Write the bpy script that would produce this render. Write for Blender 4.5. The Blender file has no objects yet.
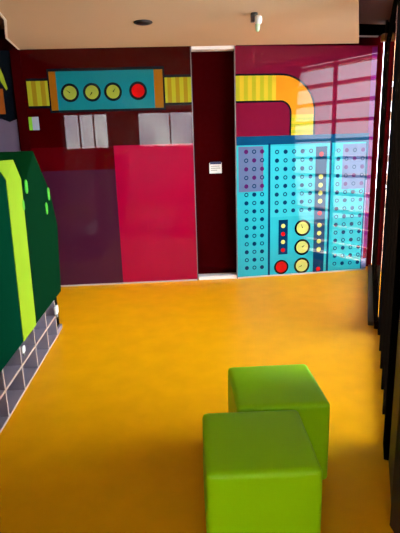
import bpy, bmesh, math, random
from mathutils import Vector, Matrix
random.seed(4)
S = bpy.context.scene
COL = S.collection
PI = math.pi

# ------------------------------------------------------------------ camera
cam_data = bpy.data.cameras.new('camera')
cam_data.sensor_fit = 'VERTICAL'
cam_data.sensor_height = 36.0
cam_data.lens = 482.15 / 533 * 36.0
cam_data.clip_start = 0.05
cam = bpy.data.objects.new('camera', cam_data)
COL.objects.link(cam)
F = Vector((0.0530, 0.9688, -0.2421)).normalized()
Rr = Vector((0.9980, -0.0624, -0.0301))
Rr = (Rr - F * Rr.dot(F)).normalized()
U = Rr.cross(F)
m = Matrix.Identity(4)
for i in range(3):
    m[i][0], m[i][1], m[i][2] = Rr[i], U[i], -F[i]
m[2][3] = 1.689
cam.matrix_world = m
S.camera = cam

# ------------------------------------------------------------------ world, sun, portals, exposure
SKY = 5.0
w = bpy.data.worlds.new('sky'); S.world = w; w.use_nodes = True
bg = w.node_tree.nodes['Background']
bg.inputs[0].default_value = (0.80, 0.86, 1.0, 1)
bg.inputs[1].default_value = SKY
sd = bpy.data.lights.new('sun', 'SUN'); sd.energy = 24.0; sd.angle = 0.02; sd.color = (1.0, 0.82, 0.62)
sun = bpy.data.objects.new('sun', sd); COL.objects.link(sun)
sun.rotation_euler = Vector((-0.48, -0.30, -0.86)).to_track_quat('-Z', 'Y').to_euler()
S.view_settings.view_transform = 'Standard'
S.view_settings.look = 'None'
S.view_settings.exposure = 2.0
S.view_settings.gamma = 1.0
S.view_settings.use_curve_mapping = False
S.cycles.max_bounces = 12
S.cycles.diffuse_bounces = 6
S.cycles.transparent_max_bounces = 16
S.cycles.sample_clamp_indirect = 8.0

# right glazing line: s runs along the wall away from the camera, t outwards
W0 = Vector((1.80, 3.95, 0)); WD = Vector((0.3786, 0.9256, 0)); WN = Vector((0.9256, -0.3786, 0))
W_ANG = math.atan2(WD.y, WD.x)
def wp(s, t, z=0): return W0 + WD * s + WN * t + Vector((0, 0, z))

def portal(name, centre, direction, sx, sy):
    d = bpy.data.lights.new(name, 'AREA'); d.shape = 'RECTANGLE'; d.size = sx; d.size_y = sy
    d.cycles.is_portal = True
    o = bpy.data.objects.new(name, d); COL.objects.link(o)
    o.location = centre; o.rotation_euler = Vector(direction).to_track_quat('-Z', 'Z').to_euler()
portal('window_portal', wp(0.33, 0.12, 1.52), -WN, 4.3, 3.05)
portal('window_portal', (-1.1, -3.72, 2.2), (0, 1, 0), 4.3, 1.2)

portal('window_portal', (1.14, -1.55, 1.625), (-1, 0, 0), 3.8, 2.15)

# ------------------------------------------------------------------ materials
def mat(name, col, rough=0.5, coat=0.0, metal=0.0, noise=None, bump=None, spec=0.5, emis=None):
    mt = bpy.data.materials.new(name); mt.use_nodes = True
    nt = mt.node_tree; b = nt.nodes['Principled BSDF']
    b.inputs['Base Color'].default_value = (*col, 1)
    b.inputs['Roughness'].default_value = rough
    b.inputs['Metallic'].default_value = metal
    b.inputs['Specular IOR Level'].default_value = spec
    b.inputs['Coat Weight'].default_value = coat
    b.inputs['Coat Roughness'].default_value = 0.01
    b.inputs['Coat IOR'].default_value = 1.45
    if emis:
        b.inputs['Emission Color'].default_value = (*emis[0], 1)
        b.inputs['Emission Strength'].default_value = emis[1]
    if noise or bump:
        tc = nt.nodes.new('ShaderNodeTexCoord')
    if noise:
        sc, amt, det = noise
        n = nt.nodes.new('ShaderNodeTexNoise'); n.inputs['Scale'].default_value = sc
        n.inputs['Detail'].default_value = det
        nt.links.new(tc.outputs['Object'], n.inputs['Vector'])
        r = nt.nodes.new('ShaderNodeValToRGB')
        r.color_ramp.elements[0].position = 0.3; r.color_ramp.elements[1].position = 0.7
        r.color_ramp.elements[0].color = (*[c * (1 - amt) for c in col], 1)
        r.color_ramp.elements[1].color = (*[min(1, c * (1 + amt)) for c in col], 1)
        nt.links.new(n.outputs['Fac'], r.inputs['Fac'])
        nt.links.new(r.outputs['Color'], b.inputs['Base Color'])
    if bump:
        sc, st = bump
        n = nt.nodes.new('ShaderNodeTexNoise'); n.inputs['Scale'].default_value = sc
        n.inputs['Detail'].default_value = 3
        nt.links.new(tc.outputs['Object'], n.inputs['Vector'])
        bp = nt.nodes.new('ShaderNodeBump'); bp.inputs['Strength'].default_value = st
        bp.inputs['Distance'].default_value = 0.01
        nt.links.new(n.outputs['Fac'], bp.inputs['Height'])
        nt.links.new(bp.outputs['Normal'], b.inputs['Normal'])
    return mt

def glass_mat():
    mt = bpy.data.materials.new('clear_glass'); mt.use_nodes = True
    nt = mt.node_tree; nt.nodes.clear()
    o = nt.nodes.new('ShaderNodeOutputMaterial'); mx = nt.nodes.new('ShaderNodeMixShader')
    fr = nt.nodes.new('ShaderNodeFresnel'); fr.inputs[0].default_value = 1.45
    t = nt.nodes.new('ShaderNodeBsdfTransparent'); t.inputs[0].default_value = (0.93, 0.96, 0.95, 1)
    g = nt.nodes.new('ShaderNodeBsdfGlossy'); g.inputs['Roughness'].default_value = 0.01
    nt.links.new(fr.outputs[0], mx.inputs[0]); nt.links.new(t.outputs[0], mx.inputs[1])
    nt.links.new(g.outputs[0], mx.inputs[2]); nt.links.new(mx.outputs[0], o.inputs[0])
    return mt

M = {}
M['floor'] = mat('yellow_linoleum', (0.88, 0.385, 0.001), 0.42, noise=(5.0, 0.05, 8), bump=(60, 0.03), spec=0.08)
M['ceiling'] = mat('cream_ceiling_paint', (0.55, 0.40, 0.255), 0.85, spec=0.1)
M['ceiling_edge'] = mat('pale_ceiling_edge', (0.85, 0.76, 0.62), 0.6)
M['soffit'] = mat('brown_soffit_paint', (0.13, 0.055, 0.045), 0.7)
M['maroon'] = mat('maroon_wall_paint', (0.030, 0.0005, 0.001), 0.8, spec=0.0)
M['dark_wall'] = mat('dark_brown_wall_paint', (0.035, 0.014, 0.012), 0.7)
M['white_wall'] = mat('off_white_wall_paint', (0.45, 0.40, 0.34), 0.8)
M['black_metal'] = mat('black_frame_metal', (0.0035, 0.003, 0.003), 0.9, spec=0.0)
M['brown_metal'] = mat('bronze_frame_metal', (0.006, 0.0035, 0.002), 0.8, spec=0.0)
M['kerb'] = mat('dark_grey_kerb', (0.11, 0.085, 0.065), 0.9, spec=0.0)
M['wood'] = mat('louvre_timber', (0.92, 0.50, 0.32), 0.6, noise=(14, 0.2, 4))
M['paving'] = mat('dark_paving', (0.05, 0.05, 0.05), 0.9, noise=(3, 0.1, 5))
M['bounce'] = mat('pale_bounce_ground', (0.62, 0.58, 0.53), 0.9, noise=(4, 0.06, 5))
M['alu'] = mat('aluminium_trim', (0.62, 0.60, 0.58), 0.35, metal=0.6)
M['edge'] = mat('grey_glass_edge', (0.16, 0.14, 0.14), 0.4)
M['threshold'] = mat('white_threshold', (0.88, 0.86, 0.82), 0.5)
M['sky_screen'] = mat('pale_lavender_sky_screen', (0.85, 0.76, 0.94), 0.9, noise=(.8, .35, 2))
M['glass'] = glass_mat()
C = 0.65
def gm(k, col): M[k] = mat('printed_glass_' + k, col, 0.4, coat=C, spec=0.0)
gm('burgundy', (0.034, 0.0001, 0.0004)); gm('plum', (0.135, 0.005, 0.022)); gm('crimson', (0.32, 0.001, 0.028))
gm('purple', (0.055, 0.008, 0.024)); gm('dark_red', (0.07, 0.0004, 0.002)); gm('magenta', (0.15, 0.01, 0.10))
gm('teal', (0.004, 0.15, 0.17)); gm('cyan', (0.02, 0.34, 0.40)); gm('cyan_light', (0.03, 0.38, 0.44))
gm('navy', (0.001, 0.030, 0.085)); gm('ink', (0.003, 0.006, 0.009)); gm('blue', (0.003, 0.05, 0.12))
gm('gold', (0.25, 0.09, 0.004)); gm('orange', (0.55, 0.21, 0.01)); gm('yellow', (0.33, 0.33, 0.015)); gm('olive', (0.27, 0.18, 0.008))
gm('pipe_yellow', (0.50, 0.36, 0.02)); gm('dial', (0.25, 0.29, 0.03)); gm('dial_pale', (0.45, 0.48, 0.12)); gm('red', (0.42, 0.004, 0.004))
gm('mauve', (0.09, 0.13, 0.24)); gm('dot_purple', (0.07, 0.01, 0.09)); gm('lilac', (0.16, 0.16, 0.30))
gm('painted_reflection', (0.12, 0.09, 0.13)); gm('leaf', (0.35, 0.42, 0.02)); gm('grass', (0.20, 0.50, 0.03)); gm('white', (0.35, 0.37, 0.42)); gm('rust', (0.30, 0.07, 0.01))
M['green_dark'] = mat('dark_green_laminate', (0.0018, 0.021, 0.0065), 0.45, spec=0.0)
M['green_top'] = mat('deep_green_laminate', (0.0008, 0.014, 0.003), 0.45, spec=0.0)
M['green_inner'] = mat('bottle_green_laminate', (0.0008, 0.031, 0.013), 0.45, spec=0.0)
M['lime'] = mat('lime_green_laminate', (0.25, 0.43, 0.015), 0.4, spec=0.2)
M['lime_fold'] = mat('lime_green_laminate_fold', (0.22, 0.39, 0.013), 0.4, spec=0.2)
M['plug'] = mat('bright_green_plastic', (0.06, 0.45, 0.03), 0.35)
M['tile'] = mat('grey_laminate', (0.24, 0.20, 0.24), 0.35, noise=(6, 0.06, 3))
M['grout'] = mat('beige_edge_band', (0.42, 0.31, 0.25), 0.8)
M['vinyl'] = mat('green_vinyl', (0.36, 0.78, 0.002), 0.42, bump=(220, 0.06), spec=0.15)
M['seam'] = mat('green_vinyl_piping', (0.40, 0.80, 0.005), 0.4)
M['black'] = mat('black_plastic', (0.01, 0.008, 0.008), 0.4)
M['grey'] = mat('grey_plastic', (0.30, 0.28, 0.26), 0.4)
M['white_plastic'] = mat('white_plastic', (0.80, 0.80, 0.76), 0.35)
M['green_lens'] = mat('pale_green_lens', (0.50, 0.66, 0.40), 0.2)
M['tan'] = mat('tan_plastic', (0.75, 0.50, 0.36), 0.5)
M['sign_blue'] = mat('dark_blue_sign_print', (0.02, 0.03, 0.10), 0.4)

# ------------------------------------------------------------------ helpers
def tag(o, label=None, cat=None, group=None, kind=None):
    if label: o['label'] = label
    if cat: o['category'] = cat
    if group: o['group'] = group
    if kind: o['kind'] = kind
    return o
def obj(name, bm, mats, parent=None, loc=None, rot=None, smooth=False, bevel=None):
    bm.normal_update()
    me = bpy.data.meshes.new(name); bm.to_mesh(me); bm.free()
    for mm in (mats if isinstance(mats, (list, tuple)) else [mats]): me.materials.append(mm)
    o = bpy.data.objects.new(name, me); COL.objects.link(o)
    if parent: o.parent = parent
    if loc is not None: o.location = loc
    if rot is not None: o.rotation_euler = rot
    if smooth:
        for p in me.polygons: p.use_smooth = True
    if bevel:
        b = o.modifiers.new('bevel', 'BEVEL'); b.width = bevel; b.segments = 2; b.limit_method = 'ANGLE'
    return o
def empty(name, loc, rz=0):
    o = bpy.data.objects.new(name, None); COL.objects.link(o)
    o.location = loc; o.rotation_euler = (0, 0, rz); o.empty_display_size = 0.1
    return o
def box(bm, x0, x1, y0, y1, z0, z1, mi=0):
    vs = [bm.verts.new(p) for p in ((x0,y0,z0),(x1,y0,z0),(x1,y1,z0),(x0,y1,z0),(x0,y0,z1),(x1,y0,z1),(x1,y1,z1),(x0,y1,z1))]
    for f in ((0,3,2,1),(4,5,6,7),(0,1,5,4),(1,2,6,5),(2,3,7,6),(3,0,4,7)):
        bm.faces.new([vs[i] for i in f]).material_index = mi
def B(*a):
    bm = bmesh.new(); box(bm, *a); return bm
def prism(bm, pts, z0, z1, mi=0):                     # polygon in x,y extruded in z
    lo = [bm.verts.new((p[0], p[1], z0)) for p in pts]; hi = [bm.verts.new((p[0], p[1], z1)) for p in pts]
    n = len(pts)
    fs = [bm.faces.new(lo[::-1]), bm.faces.new(hi)]
    for i in range(n): fs.append(bm.faces.new((lo[i], lo[(i+1) % n], hi[(i+1) % n], hi[i])))
    for f in fs: f.material_index = mi
    bmesh.ops.recalc_face_normals(bm, faces=fs)
def slab_x(bm, pts, x0, x1, mi=0):                    # polygon in y,z extruded in x
    a = [bm.verts.new((x0, p[0], p[1])) for p in pts]; b = [bm.verts.new((x1, p[0], p[1])) for p in pts]
    n = len(pts)
    fs = [bm.faces.new(a), bm.faces.new(b[::-1])]
    for i in range(n): fs.append(bm.faces.new((a[i], b[i], b[(i+1) % n], a[(i+1) % n])))
    for f in fs: f.material_index = mi
    bmesh.ops.recalc_face_normals(bm, faces=fs)
def cyl(bm, r, z0, z1, n=32, cx=0, cy=0, r2=None, mi=0):
    r2 = r if r2 is None else r2
    lo = [bm.verts.new((cx + r*math.cos(2*PI*i/n), cy + r*math.sin(2*PI*i/n), z0)) for i in range(n)]
    hi = [bm.verts.new((cx + r2*math.cos(2*PI*i/n), cy + r2*math.sin(2*PI*i/n), z1)) for i in range(n)]
    bm.faces.new(lo[::-1]).material_index = mi; bm.faces.new(hi).material_index = mi
    for i in range(n): bm.faces.new((lo[i], lo[(i+1) % n], hi[(i+1) % n], hi[i])).material_index = mi
def lathe(bm, prof, n=32, mi=0):                      # profile of (r,z), around z
    rings = []
    for r, z in prof:
        rings.append([bm.verts.new((r*math.cos(2*PI*i/n), r*math.sin(2*PI*i/n), z)) for i in range(n)])
    for a, b in zip(rings, rings[1:]):
        for i in range(n): bm.faces.new((a[i], a[(i+1) % n], b[(i+1) % n], b[i])).material_index = mi
    bm.faces.new(rings[0][::-1]).material_index = mi; bm.faces.new(rings[-1]).material_index = mi

# ------------------------------------------------------------------ the setting
H = 2.8125; HT = 3.06; YB = -3.6; XL = -3.3; YF = 6.17
floor_pts = [(XL, YB-.2), (1.1, YB-.2), (1.1, 1.9), (1.25, 2.2), (2.86, 6.36), (2.86, 6.5), (XL, 6.5)]
bm = bmesh.new(); prism(bm, floor_pts, -0.06, 0.0)
tag(obj('floor', bm, M['floor']), kind='structure')
bm = bmesh.new(); prism(bm, [(XL-.2, YB-.3), (1.45, YB-.3), (1.10, 1.6), (2.92, 6.5), (XL-.2, 6.5)], HT, HT + 0.15)
tag(obj('ceiling', bm, M['soffit']), kind='structure')
# the pale dropped ceiling raft with a lighter edge
raft = [(2.296, 6.05), (1.60, 4.27), (0.80, 2.23), (0.80, YB+.02), (-1.05, YB+.02), (-1.30, 4.0), (-1.342, 4.462),
        (-1.372, 4.72), (-1.585, 5.42), (-1.635, 6.012), (0.31, 6.012), (0.31, 6.16), (0.80, 6.16), (0.83, 6.012)]
bm = bmesh.new(); prism(bm, raft, H, H + 0.05)
tag(obj('ceiling', bm, M['ceiling']), kind='structure')
bm = bmesh.new()
for a, b in zip(raft[4:9], raft[5:10]):
    a = Vector((*a, 0)); b = Vector((*b, 0)); d = (b - a).normalized(); n = Vector((-d.y, d.x, 0)) * 0.022
    prism(bm, [(a.x, a.y), (b.x, b.y), ((b + n).x, (b + n).y), ((a + n).x, (a + n).y)], H - 0.004, H + 0.055)
tag(obj('trim_1', bm, M['ceiling_edge']), kind='structure')

# far wall behind the glass panels
bm = bmesh.new(); prism(bm, [(XL, YF), (0.86, YF), (2.725, YF + 0.165), (2.77, YF + 0.30), (XL, YF + 0.33)], 0, HT)
tag(obj('wall_far', bm, M['maroon']), kind='structure')
tag(obj('wall_left', B(XL - .15, XL, YB, 6.5, 0, HT), M['maroon']), kind='structure')
RY0, RY1, RZ0, RZ1 = -3.45, 0.35, 0.55, 2.70
bm = bmesh.new()
box(bm, .92, 1.1, YB, RY0, 0, HT); box(bm, .92, 1.1, RY1, 1.78, 0, HT); box(bm, .92, 1.1, RY0, RY1, 0, RZ0); box(bm, .92, 1.1, RY0, RY1, RZ1, HT)
tag(obj('wall_right', bm, M['dark_wall']), kind='structure')
e = empty('window_4', (1.01, (RY0 + RY1) / 2, RZ0)); tag(e, kind='structure')  # unseen window added for light near the camera; fits a reflected patch
hw = (RY1 - RY0) / 2; bm = bmesh.new()
for y in (-hw + .02, -hw / 3, hw / 3, hw - .02): box(bm, -.03, .03, y - .02, y + .02, 0, RZ1 - RZ0)
box(bm, -.03, .03, -hw, hw, 0, .04); box(bm, -.03, .03, -hw, hw, RZ1 - RZ0 - .04, RZ1 - RZ0)
tag(obj('window_frame', bm, M['black_metal'], e), kind='structure')
tag(obj('window_pane', B(-.003, .003, -hw + .01, hw - .01, .02, RZ1 - RZ0 - .02), M['glass'], e), kind='structure')
bm = bmesh.new(); prism(bm, [(0.92, 1.75), wp(-1.80, 0.02)[:2], wp(-1.80, 0.22)[:2], (1.1, 1.70)], 0, HT)
tag(obj('wall_right_corner', bm, M['dark_wall']), kind='structure')
# wall behind the camera, with high windows
wins = [(-3.22, -1.86), (-0.94, 0.80)]
bm = bmesh.new()
xs = [XL] + [v for p in wins for v in p] + [1.1]
for a, b in zip(xs[::2], xs[1::2]): box(bm, a, b, YB - .15, YB, 1.70, 2.76)
box(bm, XL, 1.1, YB - .15, YB, 0, 1.70); box(bm, XL, 1.1, YB - .15, YB, 2.76, HT)
tag(obj('wall_back', bm, M['white_wall']), kind='structure')
for i, (a, b) in enumerate(wins):
    e = empty('window_%d' % (i + 2), ((a + b) / 2, YB - .08, 1.70)); tag(e, kind='structure')
    hw = (b - a) / 2; a_m, b_m = ((-.20, .24) if i == 0 else (.13, .13)); bm = bmesh.new()
    for x0, x1, z0, z1 in ((-hw, -hw + .03, 0, 1.06), (hw - .03, hw, 0, 1.06), (-hw, hw, 0, .03), (-hw, hw, 1.03, 1.06), (a_m - .02, a_m + .02, 0, 1.06), (b_m - .02, b_m + .02, 0, 1.06)):
        box(bm, x0, x1, -.03, .03, z0, z1)
    tag(obj('window_frame', bm, M['black_metal'], e), kind='structure')
    tag(obj('window_pane', B(-hw + .02, hw - .02, -.003, .003, .02, 1.04), M['glass'], e), kind='structure')
# recess between the panels: threshold, lintel beam at the right, post at the left
tag(obj('trim_2', B(0.312, 0.812, 6.03, 6.168, 0.0, 0.045), M['threshold']), kind='structure')
tag(obj('bright_ceiling_strip', B(0.312, 0.812, 6.03, 6.168, H - .035, H), M['threshold']), kind='structure')  # added pale strip; its colour stands for the brighter ceiling inside the recess
tag(obj('trim_3', B(-1.752, -1.642, 6.0, 6.168, 0.0, H), M['maroon']), kind='structure')
bm = bmesh.new(); prism(bm, [(2.25, 6.02), (2.75, 6.09), (2.75, 6.17), (2.25, 6.10)], 2.905, 3.02)
tag(obj('ceiling_beam', bm, M['black_metal']), kind='structure')
bm = bmesh.new(); prism(bm, [(2.25, 5.99), (2.52, 6.03), (2.52, 6.05), (2.25, 6.01)], 2.875, 2.89)
tag(obj('trim_4', bm, M['alu']), kind='structure')

# right glazed wall
e = empty('window_1', W0, W_ANG - PI/2); tag(e, kind='structure')     # local +y along the wall, local +x outwards
S0, S1 = -1.78, 2.50; HW = 2.79
MULL = [1.64]
bm = bmesh.new()
for s in MULL: box(bm, -.022, .0, s - .03, s + .03, 0.05, HW)
box(bm, -.035, .0, .13, S1, 0.0, .07); box(bm, -.035, .0, .13, S1, HW - .04, HW)
box(bm, -0.045, .0, S1 - .14, S1, 0, HT)
for k in range(1, 5): box(bm, .0, .075, -1.70 + .336 * k - .015, -1.70 + .336 * k + .015, 0, HW)
box(bm, .04, .075, -1.70, -.02, 0, .06); box(bm, .04, .075, -1.70, -.02, HW - .04, HW)
tag(obj('window_frame', bm, M['brown_metal'], e), kind='structure')
tag(obj('window_pane', B(-.012, -.006, .14, S1 - .02, .06, HW - .02), M['glass'], e), kind='structure')
tag(obj('window_pane', B(.055, .061, -1.70, -.02, .05, HW - .02), M['glass'], e), kind='structure')
for nm, s0, s1, t0, t1 in (('black_column', -.02, .13, -.005, .26), ('black_column', -1.86, -1.70, -.005, .26)):
    o = obj(nm, B(t0, t1, s0, s1, 0, HT - .001), M['black_metal'], None, W0, (0, 0, W_ANG - PI/2), bevel=.004); tag(o, kind='structure')
tag(obj('baseboard_right', B(-.09, -.038, .21, S1 - .02, 0, .045), M['kerb'], None, W0, (0, 0, W_ANG - PI/2), bevel=.004), kind='structure')
tag(obj('wall_right_head', B(-.004, .10, S0, S1, HW, HT), M['soffit'], None, W0, (0, 0, W_ANG - PI/2)), kind='structure')
# timber louvres outside
louvres = empty('sun_louvre', wp(0, .045), W_ANG - PI/2)
tag(louvres, 'fixed timber sun louvre with horizontal slats outside the right-hand glazing', 'louvre')
for k in range(11):
    z = .19 + k * .252
    tag_o = obj('slat', B(0.0, .16, .16, S1 + .6, z, z + .04), M['wood'], louvres, bevel=.004)
for s in (.20, S1 + .5):
    obj('upright', B(.10, .16, s - .03, s + .03, -.05, 2.72), M['brown_metal'], louvres)
bm = bmesh.new(); prism(bm, [(1.15, 1.5), (14, 1.5), (14, 18), (-2, 18), (-2, 6.55), (2.9, 6.55)], -0.12, -0.06)
tag(obj('ground', bm, M['paving']), kind='structure')

bm = bmesh.new(); prism(bm, [wp(-1.9, .25)[:2], wp(-1.9, .6)[:2], wp(3.6, .6)[:2], wp(3.6, .0)[:2], wp(2.7, .0)[:2], wp(2.7, .25)[:2]], -0.06, -0.052)
tag(obj('bounce_strip', bm, M['bounce']), kind='structure')  # unseen pale strip outside, added to bounce daylight onto the ceiling
tag(obj('ground', B(-8, 1.2, -9.0, YB - .2, -0.12, -0.05), M['paving']), kind='structure')
tag(obj('sky_screen_wall', B(-9, 3, -8.6, -8.4, -0.05, 5.5), M['sky_screen']), kind='structure')  # unseen wall, added to dim the sky reflected through the back windows

# ------------------------------------------------------------------ printed glass panels
class Art:
    """flat printed shapes on a sheet of glass; x to the right, z up, layers 0.3 mm apart"""
    def __init__(s, x0, x1, z0, z1, base, th=0.012):
        s.bm = bmesh.new(); s.keys = [base]
        box(s.bm, x0, x1, 0, th, z0, z1)
        s.x1 = x1; s.x0 = x0
    def mi(s, k):
        if k not in s.keys: s.keys.append(k)
        return s.keys.index(k)
    def poly(s, pts, k, l=1):
        f = s.bm.faces.new([s.bm.verts.new((x, -0.0003 * l, z)) for x, z in pts])
        f.material_index = s.mi(k); f.normal_update()
        if f.normal.y > 0: f.normal_flip()
    def rect(s, x0, x1, z0, z1, k, l=1): s.poly([(x0, z0), (x1, z0), (x1, z1), (x0, z1)], k, l)
    def disc(s, x, z, r, k, l=1, n=24): s.poly([(x + r*math.cos(2*PI*i/n), z + r*math.sin(2*PI*i/n)) for i in range(n)], k, l)
    def dial(s, x, z, ro, ri, k, ang=None, l=2):
        s.disc(x, z, ro, 'ink', l, 36); s.disc(x, z, ri, k, l + 1, 36)
        if ang is not None:
            c, q = math.cos(ang), math.sin(ang); a = ri * .75; h = .006
            s.poly([(x - h*q, z + h*c), (x + h*q, z - h*c), (x + a*c, z + a*q)], 'ink', l + 2)
    def stripes(s, x0, x1, z0, z1, w=.048, vertical=True, l=2, a='yellow', b='olive'):
        lo, hi = (x0, x1) if vertical else (z0, z1); n = max(1, round((hi - lo) / w))
        for i in range(n):
            p, q = lo + (hi - lo) * i / n, lo + (hi - lo) * (i + 1) / n; k = a if i % 2 == 0 else b
            if vertical: s.rect(p, q, z0, z1, k, l)
            else: s.rect(x0, x1, p, q, k, l)
    def ring(s, cx, cz, r0, r1, a0, a1, k, l=2, n=18):
        for i in range(n):
            p, q = a0 + (a1 - a0) * i / n, a0 + (a1 - a0) * (i + 1) / n
            s.poly([(cx + r0*math.cos(p), cz + r0*math.sin(p)), (cx + r1*math.cos(p), cz + r1*math.sin(p)),
                    (cx + r1*math.cos(q), cz + r1*math.sin(q)), (cx + r0*math.cos(q), cz + r0*math.sin(q))], k, l)
    def done(s, parent): return obj('printed_glass_sheet', s.bm, [M[k] for k in s.keys], parent)

def panel_trims(p, x0, x1, left=True, right=True):
    if left: obj('edge_trim', B(x0 - .006, x0 + .004, -.004, .03, 0.0, H - .004), M['edge'], p)
    if right: obj('edge_trim', B(x1 - .004, x1 + .006, -.004, .03, 0.0, H - .004), M['edge'], p)
    obj('bottom_rail', B(x0 + .005, x1 - .005, -.008, .03, 0.0, .018), M['alu'], p)

# left panel (world x = local x)
p = empty('glass_panel', (0, 6.022, 0))
tag(p, 'wide burgundy glass wall panel with crimson block and teal box of four dials', 'wall panel')
a = Art(-1.640, 0.300, 0.018, H - .004, 'burgundy')
a.rect(-.665, .296, .018, 1.725, 'crimson'); a.rect(-1.636, -.665, .018, 1.45, 'purple'); a.rect(-1.636, -.665, 1.45, 1.725, 'dark_red')
a.rect(-1.611, -1.35, 2.172, 2.502, 'ink', 1); a.stripes(-1.611, -1.35, 2.20, 2.474, .05, l=2)
a.rect(-.04, .296, 2.168, 2.510, 'ink', 1); a.stripes(-.035, .296, 2.198, 2.480, .048, l=2)
a.rect(-1.37, -.018, 2.118, 2.604, 'ink', 3)
a.rect(-1.351, -.041, 2.145, 2.572, 'gold', 4); a.rect(-1.272, -.143, 2.145, 2.572, 'teal', 5)
for x, g in ((-1.124, 2.5), (-.87, -2.2), (-.626, .9)): a.dial(x, 2.337, .104, .076, 'dial', g, 6)
a.dial(-.334, 2.341, .104, .076, 'red', None, 6)
a.rect(-1.632, -1.592, 1.93, 2.08, 'grass', 2); a.rect(-1.592, -1.515, 1.93, 2.08, 'white', 2)
a.done(p); panel_trims(p, -1.640, .296, left=False)

# panel further left, past the maroon post
p = empty('glass_panel', (0, 6.022, 0))
tag(p, 'dark glass wall panel with a curved leaf, at the far left edge', 'wall panel')
a = Art(-3.28, -1.757, 0.018, H - .004, 'ink')
pts = [(x - .03, z + .04) for x, z in [(-1.905, 2.66), (-1.87, 2.62), (-1.83, 2.50), (-1.80, 2.36), (-1.815, 2.34), (-1.86, 2.42), (-1.90, 2.54)]]
a.poly(pts, 'leaf', 2); a.rect(-2.05, -1.885, 2.12, 2.40, 'rust', 2)
a.poly([(-3.2, 1.2), (-1.765, 1.2), (-1.765, 2.06), (-1.85, 2.03), (-1.95, 2.07), (-2.1, 2.0), (-3.2, 2.0)], 'painted_reflection', 2)  # window reflection painted into the panel as a lilac-grey shape
a.done(p); panel_trims(p, -3.28, -1.757, left=False, right=False)

# right panel, turned about five degrees
ANG = math.radians(4.926)
p = empty('glass_panel', (0.813, 6.022, 0), ANG)
tag(p, 'plum glass wall panel with turquoise dotted control board under a bent yellow pipe', 'wall panel')
L = 1.775
a = Art(0.0, L, 0.018, H - .004, 'plum')
# pipe: across, bend, down into the board
a.rect(.006, .555, 2.176, 2.502, 'ink', 1); a.stripes(.006, .50, 2.198, 2.480, .048, l=2, a='yellow', b='pipe_yellow')
a.rect(.50, .555, 2.198, 2.480, 'orange', 2)
a.ring(.555, 2.055, .121, .447, 0, PI/2, 'ink', 1); a.ring(.555, 2.055, .143, .425, 0, PI/2, 'orange', 2)
a.rect(.676, 1.002, 1.77, 2.056, 'ink', 1); a.rect(.698, .980, 2.0, 2.056, 'orange', 2)
a.stripes(.698, .980, 1.775, 2.03, .037, False, 3, 'pipe_yellow', 'yellow')
# board
a.rect(.006, 1.722, .018, 1.785, 'blue', 4)
a.rect(.006, 1.690, .018, 1.680, 'cyan', 5)
a.rect(1.722, 1.770, .018, .16, 'lilac', 4); a.rect(1.705, 1.772, .30, H - .02, 'magenta', 3); a.rect(1.722, 1.772, .30, 1.785, 'magenta', 4)
a.rect(1.69, 1.705, .018, 1.68, 'navy', 5)
a.rect(1.705, 1.722, .018, 1.2, 'lilac', 5)
a.rect(.408, .436, .018, 1.70, 'navy', 6); a.rect(1.206, 1.236, .018, 1.70, 'navy', 6)
a.rect(.436, 1.01, .78, 1.66, 'cyan_light', 6)
a.rect(1.023, 1.172, .018, 1.640, 'navy', 6)
a.rect(.030, .345, 1.115, 1.665, 'mauve', 6); a.rect(1.380, 1.688, 1.095, 1.66, 'mauve', 6)
def dot(x, z, filled, purple=False):
    c = 'dot_purple' if purple and filled else 'navy'
    a.disc(x, z, .027, c, 7, 16)
    if not filled: a.disc(x, z, .015, 'mauve' if purple else 'cyan', 8, 12)
for r in range(15):
    z = 1.603 - .105 * r
    for c in range(3): dot(.127 + .101 * c, z, (r + c) % 2 == 0, r < 5)
    for c in range(4): dot(1.324 + .1085 * c, z - .02, (r + c) % 2 == 1, r < 5 and c > 0)
for r in range(8):
    for c in range(5): dot(.520 + .110 * c, 1.590 - .105 * r, (r + c) % 2 == 1)
for z, k in ((1.547, 'red'), (1.267, 'dial_pale'), (1.161, 'dial_pale'), (1.059, 'dial_pale'), (.957, 'dial_pale'), (.802, 'red'),
             (.644, 'dial_pale'), (.539, 'dial_pale'), (.432, 'dial_pale'), (.324, 'dial_pale'), (.055, 'red')):
    a.disc(1.098, z, .030, k, 7, 16)
a.rect(.548, .672, .285, .740, 'navy', 7)
for z, k in ((.660, 'dial_pale'), (.555, 'red'), (.450, 'dial_pale'), (.343, 'red')): a.disc(.610, z, .028, k, 8, 16)
for z, g in ((.620, 1.9), (.366, .7), (.118, 3.6)): a.dial(.870, z, .108, .080, 'dial_pale', g, 7)
a.dial(.590, .116, .098, .074, 'red', None, 7)
a.done(p); panel_trims(p, 0.0, L, right=False)

# small white notice in the recess
p = empty('notice', (.571, 6.168, 1.350))
tag(p, 'small white notice with a dark blue header on the maroon wall between the glass panels', 'sign')
obj('notice_plate', B(-.078, .078, -.010, 0, 0, .130), M['white_plastic'], p, bevel=.002)
obj('header_strip', B(-.068, .072, -.016, -.0095, .112, .142), M['sign_blue'], p)
bm = bmesh.new()
for z, x1 in ((.085, .05), (.060, .06), (.035, .02)): box(bm, -.06, x1, -.0115, -.010, z, z + .008)
obj('printed_lines', bm, M['grey'], p)

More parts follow.
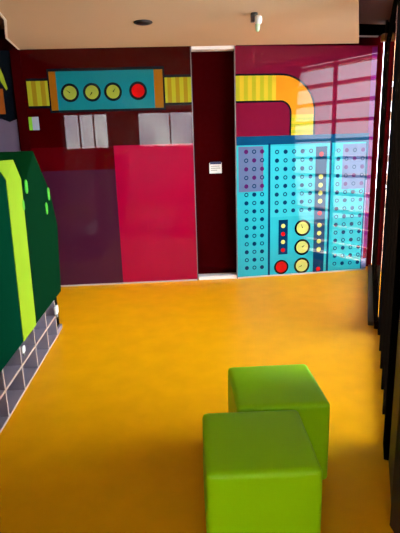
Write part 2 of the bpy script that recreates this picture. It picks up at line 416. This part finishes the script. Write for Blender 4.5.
# ------------------------------------------------------------------ green board over a tiled plinth
XF = -1.10
p = empty('cubby_shelf', (-1.36, 1.6, 0))
tag(p, 'low grey cubby shelf with pale edges and two rows of pigeonholes under the green board', 'cubby shelf')
y0, y1 = -1.4, 2.72; TH = .018; D0 = -.14; D1 = .238
div = [2.887 - 1.6 + .361 * k for k in range(-7, 5)]
def board(name, ya, yb, za, zb, part_edge):
    o = obj(name, B(D0, D1, ya, yb, za, zb), M['tile'], p)
    obj('edge_band', B(D1, D1 + .002, ya, yb, za, zb), M['grout'], o)
for z in (0.0, .191, .352): board('shelf', div[0] - .0, y1, z, z + TH, True)
for y in div:
    yy = min(y, y1 - TH)
    board('divider', yy, yy + TH, TH, .191, True); board('divider', yy, yy + TH, .191 + TH, .352, True)
obj('back_panel', B(D0 - .012, D0, div[0], y1, 0, .37), M['tile'], p)
obj('end_shade_block', B(D0, .215, y1 + .001, y1 + .20, .046, .366), M['black_metal'], p)  # solid black block painted in for the shaded gap past the shelf end
obj('floor_board', B(D0, .238, y1, y1 + .20, 0, .045), M['tile'], p)

p = empty('green_board', (-1.10, 0, .375))
tag(p, 'large dark green standing board with chamfered corner and a bent lime green stripe', 'partition')
z0 = .375
outer = [(-1.2, z0), (4.53, z0), (4.653, 1.00), (4.504, 1.325), (4.09, 1.692), (-1.2, 1.692)]
bm = bmesh.new(); slab_x(bm, [(y, z - z0) for y, z in outer], -.05, 0)
obj('board', bm, M['green_dark'], p, bevel=.003)
def flat_x(name, pts, x, mtl):
    bm = bmesh.new(); slab_x(bm, [(y, z - z0) for y, z in pts], x - .004, x)
    return obj(name, bm, mtl, p)
flat_x('top_band', [(-1.2, 1.638), (3.529, 1.635), (3.66, 1.495), (3.72, 1.42), (4.09, 1.690), (-1.2, 1.690)], .003, M['green_top'])
flat_x('inner_field', [(-1.2, z0 + .002), (3.274, z0 + .002), (3.337, 1.500), (3.255, 1.566), (-1.2, 1.566)], .003, M['green_inner'])
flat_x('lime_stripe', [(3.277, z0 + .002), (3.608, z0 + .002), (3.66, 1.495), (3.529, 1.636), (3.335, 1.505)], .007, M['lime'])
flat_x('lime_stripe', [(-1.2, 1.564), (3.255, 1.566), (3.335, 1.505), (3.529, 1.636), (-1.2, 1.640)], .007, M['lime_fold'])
def slot(yc, zc, h, wd):
    bm = bmesh.new(); n = 8; r = wd / 2; pts = []
    for i in range(n + 1): pts.append((yc + r*math.cos(PI*i/n), zc + h/2 - r + r*math.sin(PI*i/n)))
    for i in range(n + 1): pts.append((yc - r*math.cos(PI*i/n), zc - h/2 + r - r*math.sin(PI*i/n)))
    slab_x(bm, [(y, z - z0) for y, z in pts], 0, .009)
    obj('green_grip', bm, M['plug'], p, bevel=.003)
slot(3.775, 1.430, .105, .062); slot(4.425, 1.315, .115, .062); slot(3.645, 1.306, .085, .05); slot(4.303, 1.200, .105, .062)
# white brackets under the board
for y, z, lab in ((4.30, .250, 'white bracket at the far end of the cubby shelf, below the green board'),
                  (3.30, .30, 'small white bracket on the cubby shelf below the lime stripe')):
    q = empty('wall_bracket', (-1.122, y, z)); tag(q, lab, 'bracket')
    k = .8 if y > 4 else .55
    obj('bracket_body', B(.003, .035*k, -.05*k, .05*k, -.03*k, .06*k), M['white_plastic'], q, bevel=.008)
    bm = bmesh.new(); cyl(bm, .013*k, -.07*k, -.025*k, 16, .020*k, 0)
    obj('bracket_stem', bm, M['grey'], q)

# ------------------------------------------------------------------ ceiling fittings
p = empty('ceiling_speaker', (-.188, 4.869, H))
tag(p, 'round black ceiling fitting set in the pale ceiling above the left panel', 'ceiling fitting')
bm = bmesh.new(); lathe(bm, [(.086, 0), (.088, -.006), (.080, -.012), (.070, -.010)]); obj('rim', bm, M['black'], p, smooth=True)
bm = bmesh.new(); lathe(bm, [(.069, -.001), (.066, -.016), (.045, -.022), (.015, -.024)]); obj('cover', bm, M['black'], p, smooth=True)

p = empty('emergency_light', (.800, 4.62, H))
tag(p, 'small white ceiling light with a dark mount near the top of the right panel', 'ceiling light')
bm = bmesh.new(); cyl(bm, .032, -.02, 0, 24); obj('mount', bm, M['black'], p, bevel=.004)
obj('bracket', B(-.030, .002, -.022, .022, -.075, -.015), M['black'], p, bevel=.004)
bm = bmesh.new(); lathe(bm, [(.018, -.022), (.030, -.030), (.034, -.055), (.031, -.080), (.020, -.092)], 28)
for v in bm.verts: v.co.x += .037
obj('lamp_housing', bm, M['white_plastic'], p, smooth=True)
bm = bmesh.new(); lathe(bm, [(.019, -.091), (.021, -.110), (.018, -.140), (.008, -.155)], 28)
for v in bm.verts: v.co.x += .030
obj('lens', bm, M['green_lens'], p, smooth=True)

p = empty('junction_box', (2.625, 6.06, 2.83), ANG)
tag(p, 'small tan box high in the far right corner above the glass panel', 'junction box')
obj('box_body', B(-.045, .045, -.04, .04, 0, .085), M['tan'], p, bevel=.006)
obj('conduit', B(-.010, .010, -.010, .010, .085, .075 + (HT - 2.83 - .075)), M['black'], p)

# ------------------------------------------------------------------ stools
def cushion_mesh(s, h0, h1):
    """slightly puffed upholstered cube with soft edges"""
    bm = bmesh.new(); n = 14; r = .022; hs = s / 2; hz = (h1 - h0) / 2
    def puff(v):
        x, y, z = v
        d = [abs(x), abs(y), abs(z)]
        q = Vector((max(-1 + r/hs, min(1 - r/hs, x)), max(-1 + r/hs, min(1 - r/hs, y)), max(-1 + r/hz, min(1 - r/hz, z))))
        core = Vector((q.x*hs, q.y*hs, q.z*hz)); full = Vector((x*hs, y*hs, z*hz))
        dd = full - core
        out = core + (dd.normalized() * r if dd.length > 1e-6 else dd)
        b = .006
        px = (1 - y*y) * (1 - z*z); py = (1 - x*x) * (1 - z*z); pz = (1 - x*x) * (1 - y*y)
        if abs(x) > .999: out.x += math.copysign(b*px, x)
        if abs(y) > .999: out.y += math.copysign(b*py, y)
        if abs(z) > .999 and z > 0: out.z += 1.4*b*pz
        out.z += (h0 + h1) / 2
        return out
    g = [-1 + 2*i/n for i in range(n + 1)]
    k = r/hs
    g = sorted(set([-1, -1 + k*.35, -1 + k, 1 - k, 1 - k*.35, 1] + g))
    def face(fn):
        vs = [[bm.verts.new(puff(fn(u, v))) for v in g] for u in g]
        for i in range(len(g)-1):
            for j in range(len(g)-1): bm.faces.new((vs[i][j], vs[i+1][j], vs[i+1][j+1], vs[i][j+1]))
    face(lambda u, v: (u, v, 1)); face(lambda u, v: (v, u, -1)); face(lambda u, v: (1, u, v)); face(lambda u, v: (-1, v, u))
    face(lambda u, v: (v, 1, u)); face(lambda u, v: (u, -1, v))
    bmesh.ops.remove_doubles(bm, verts=bm.verts, dist=1e-5)
    bmesh.ops.recalc_face_normals(bm, faces=bm.faces)
    return bm
def seam_mesh(s, z, r=.0032):
    bm = bmesh.new(); hs = s/2 - .004; c = .022; path = []
    for cx, cy, a in ((hs-c, hs-c, 0), (-hs+c, hs-c, PI/2), (-hs+c, -hs+c, PI), (hs-c, -hs+c, 1.5*PI)):
        for i in range(6): t = a + PI/2*i/5; path.append(Vector((cx + c*math.cos(t), cy + c*math.sin(t), z)))
    n = len(path); rings = []
    for i, q in enumerate(path):
        d = (path[(i+1) % n] - path[i-1]).normalized(); nn = Vector((d.y, -d.x, 0))
        rings.append([bm.verts.new(q + nn*r*math.cos(2*PI*k/8) + Vector((0, 0, r*math.sin(2*PI*k/8)))) for k in range(8)])
    for i in range(n):
        for k in range(8): bm.faces.new((rings[i][k], rings[i][(k+1) % 8], rings[(i+1) % n][(k+1) % 8], rings[(i+1) % n][k]))
    bmesh.ops.recalc_face_normals(bm, faces=bm.faces)
    return bm
st = empty('cube_stool', (.323, 1.828, 0), math.radians(-2.22))
tag(st, 'lime green cube stool nearest the camera, cut off by the bottom of the photo', 'stool', 'green cube stools')
obj('cushion', cushion_mesh(.460, .018, .456), M['vinyl'], st, smooth=True)
obj('top_piping', seam_mesh(.460, .439), M['seam'], st, smooth=True)
obj('base_plate', B(-.205, .205, -.205, .205, .0, .020), M['black'], st)
s2 = st.copy(); COL.objects.link(s2); s2.location = (.505, 2.305, 0); s2.rotation_euler = (0, 0, math.radians(-.92))
tag(s2, 'lime green cube stool standing behind and right of the nearest one', 'stool', 'green cube stools')
for ch in list(st.children):
    c = ch.copy(); COL.objects.link(c); c.parent = s2
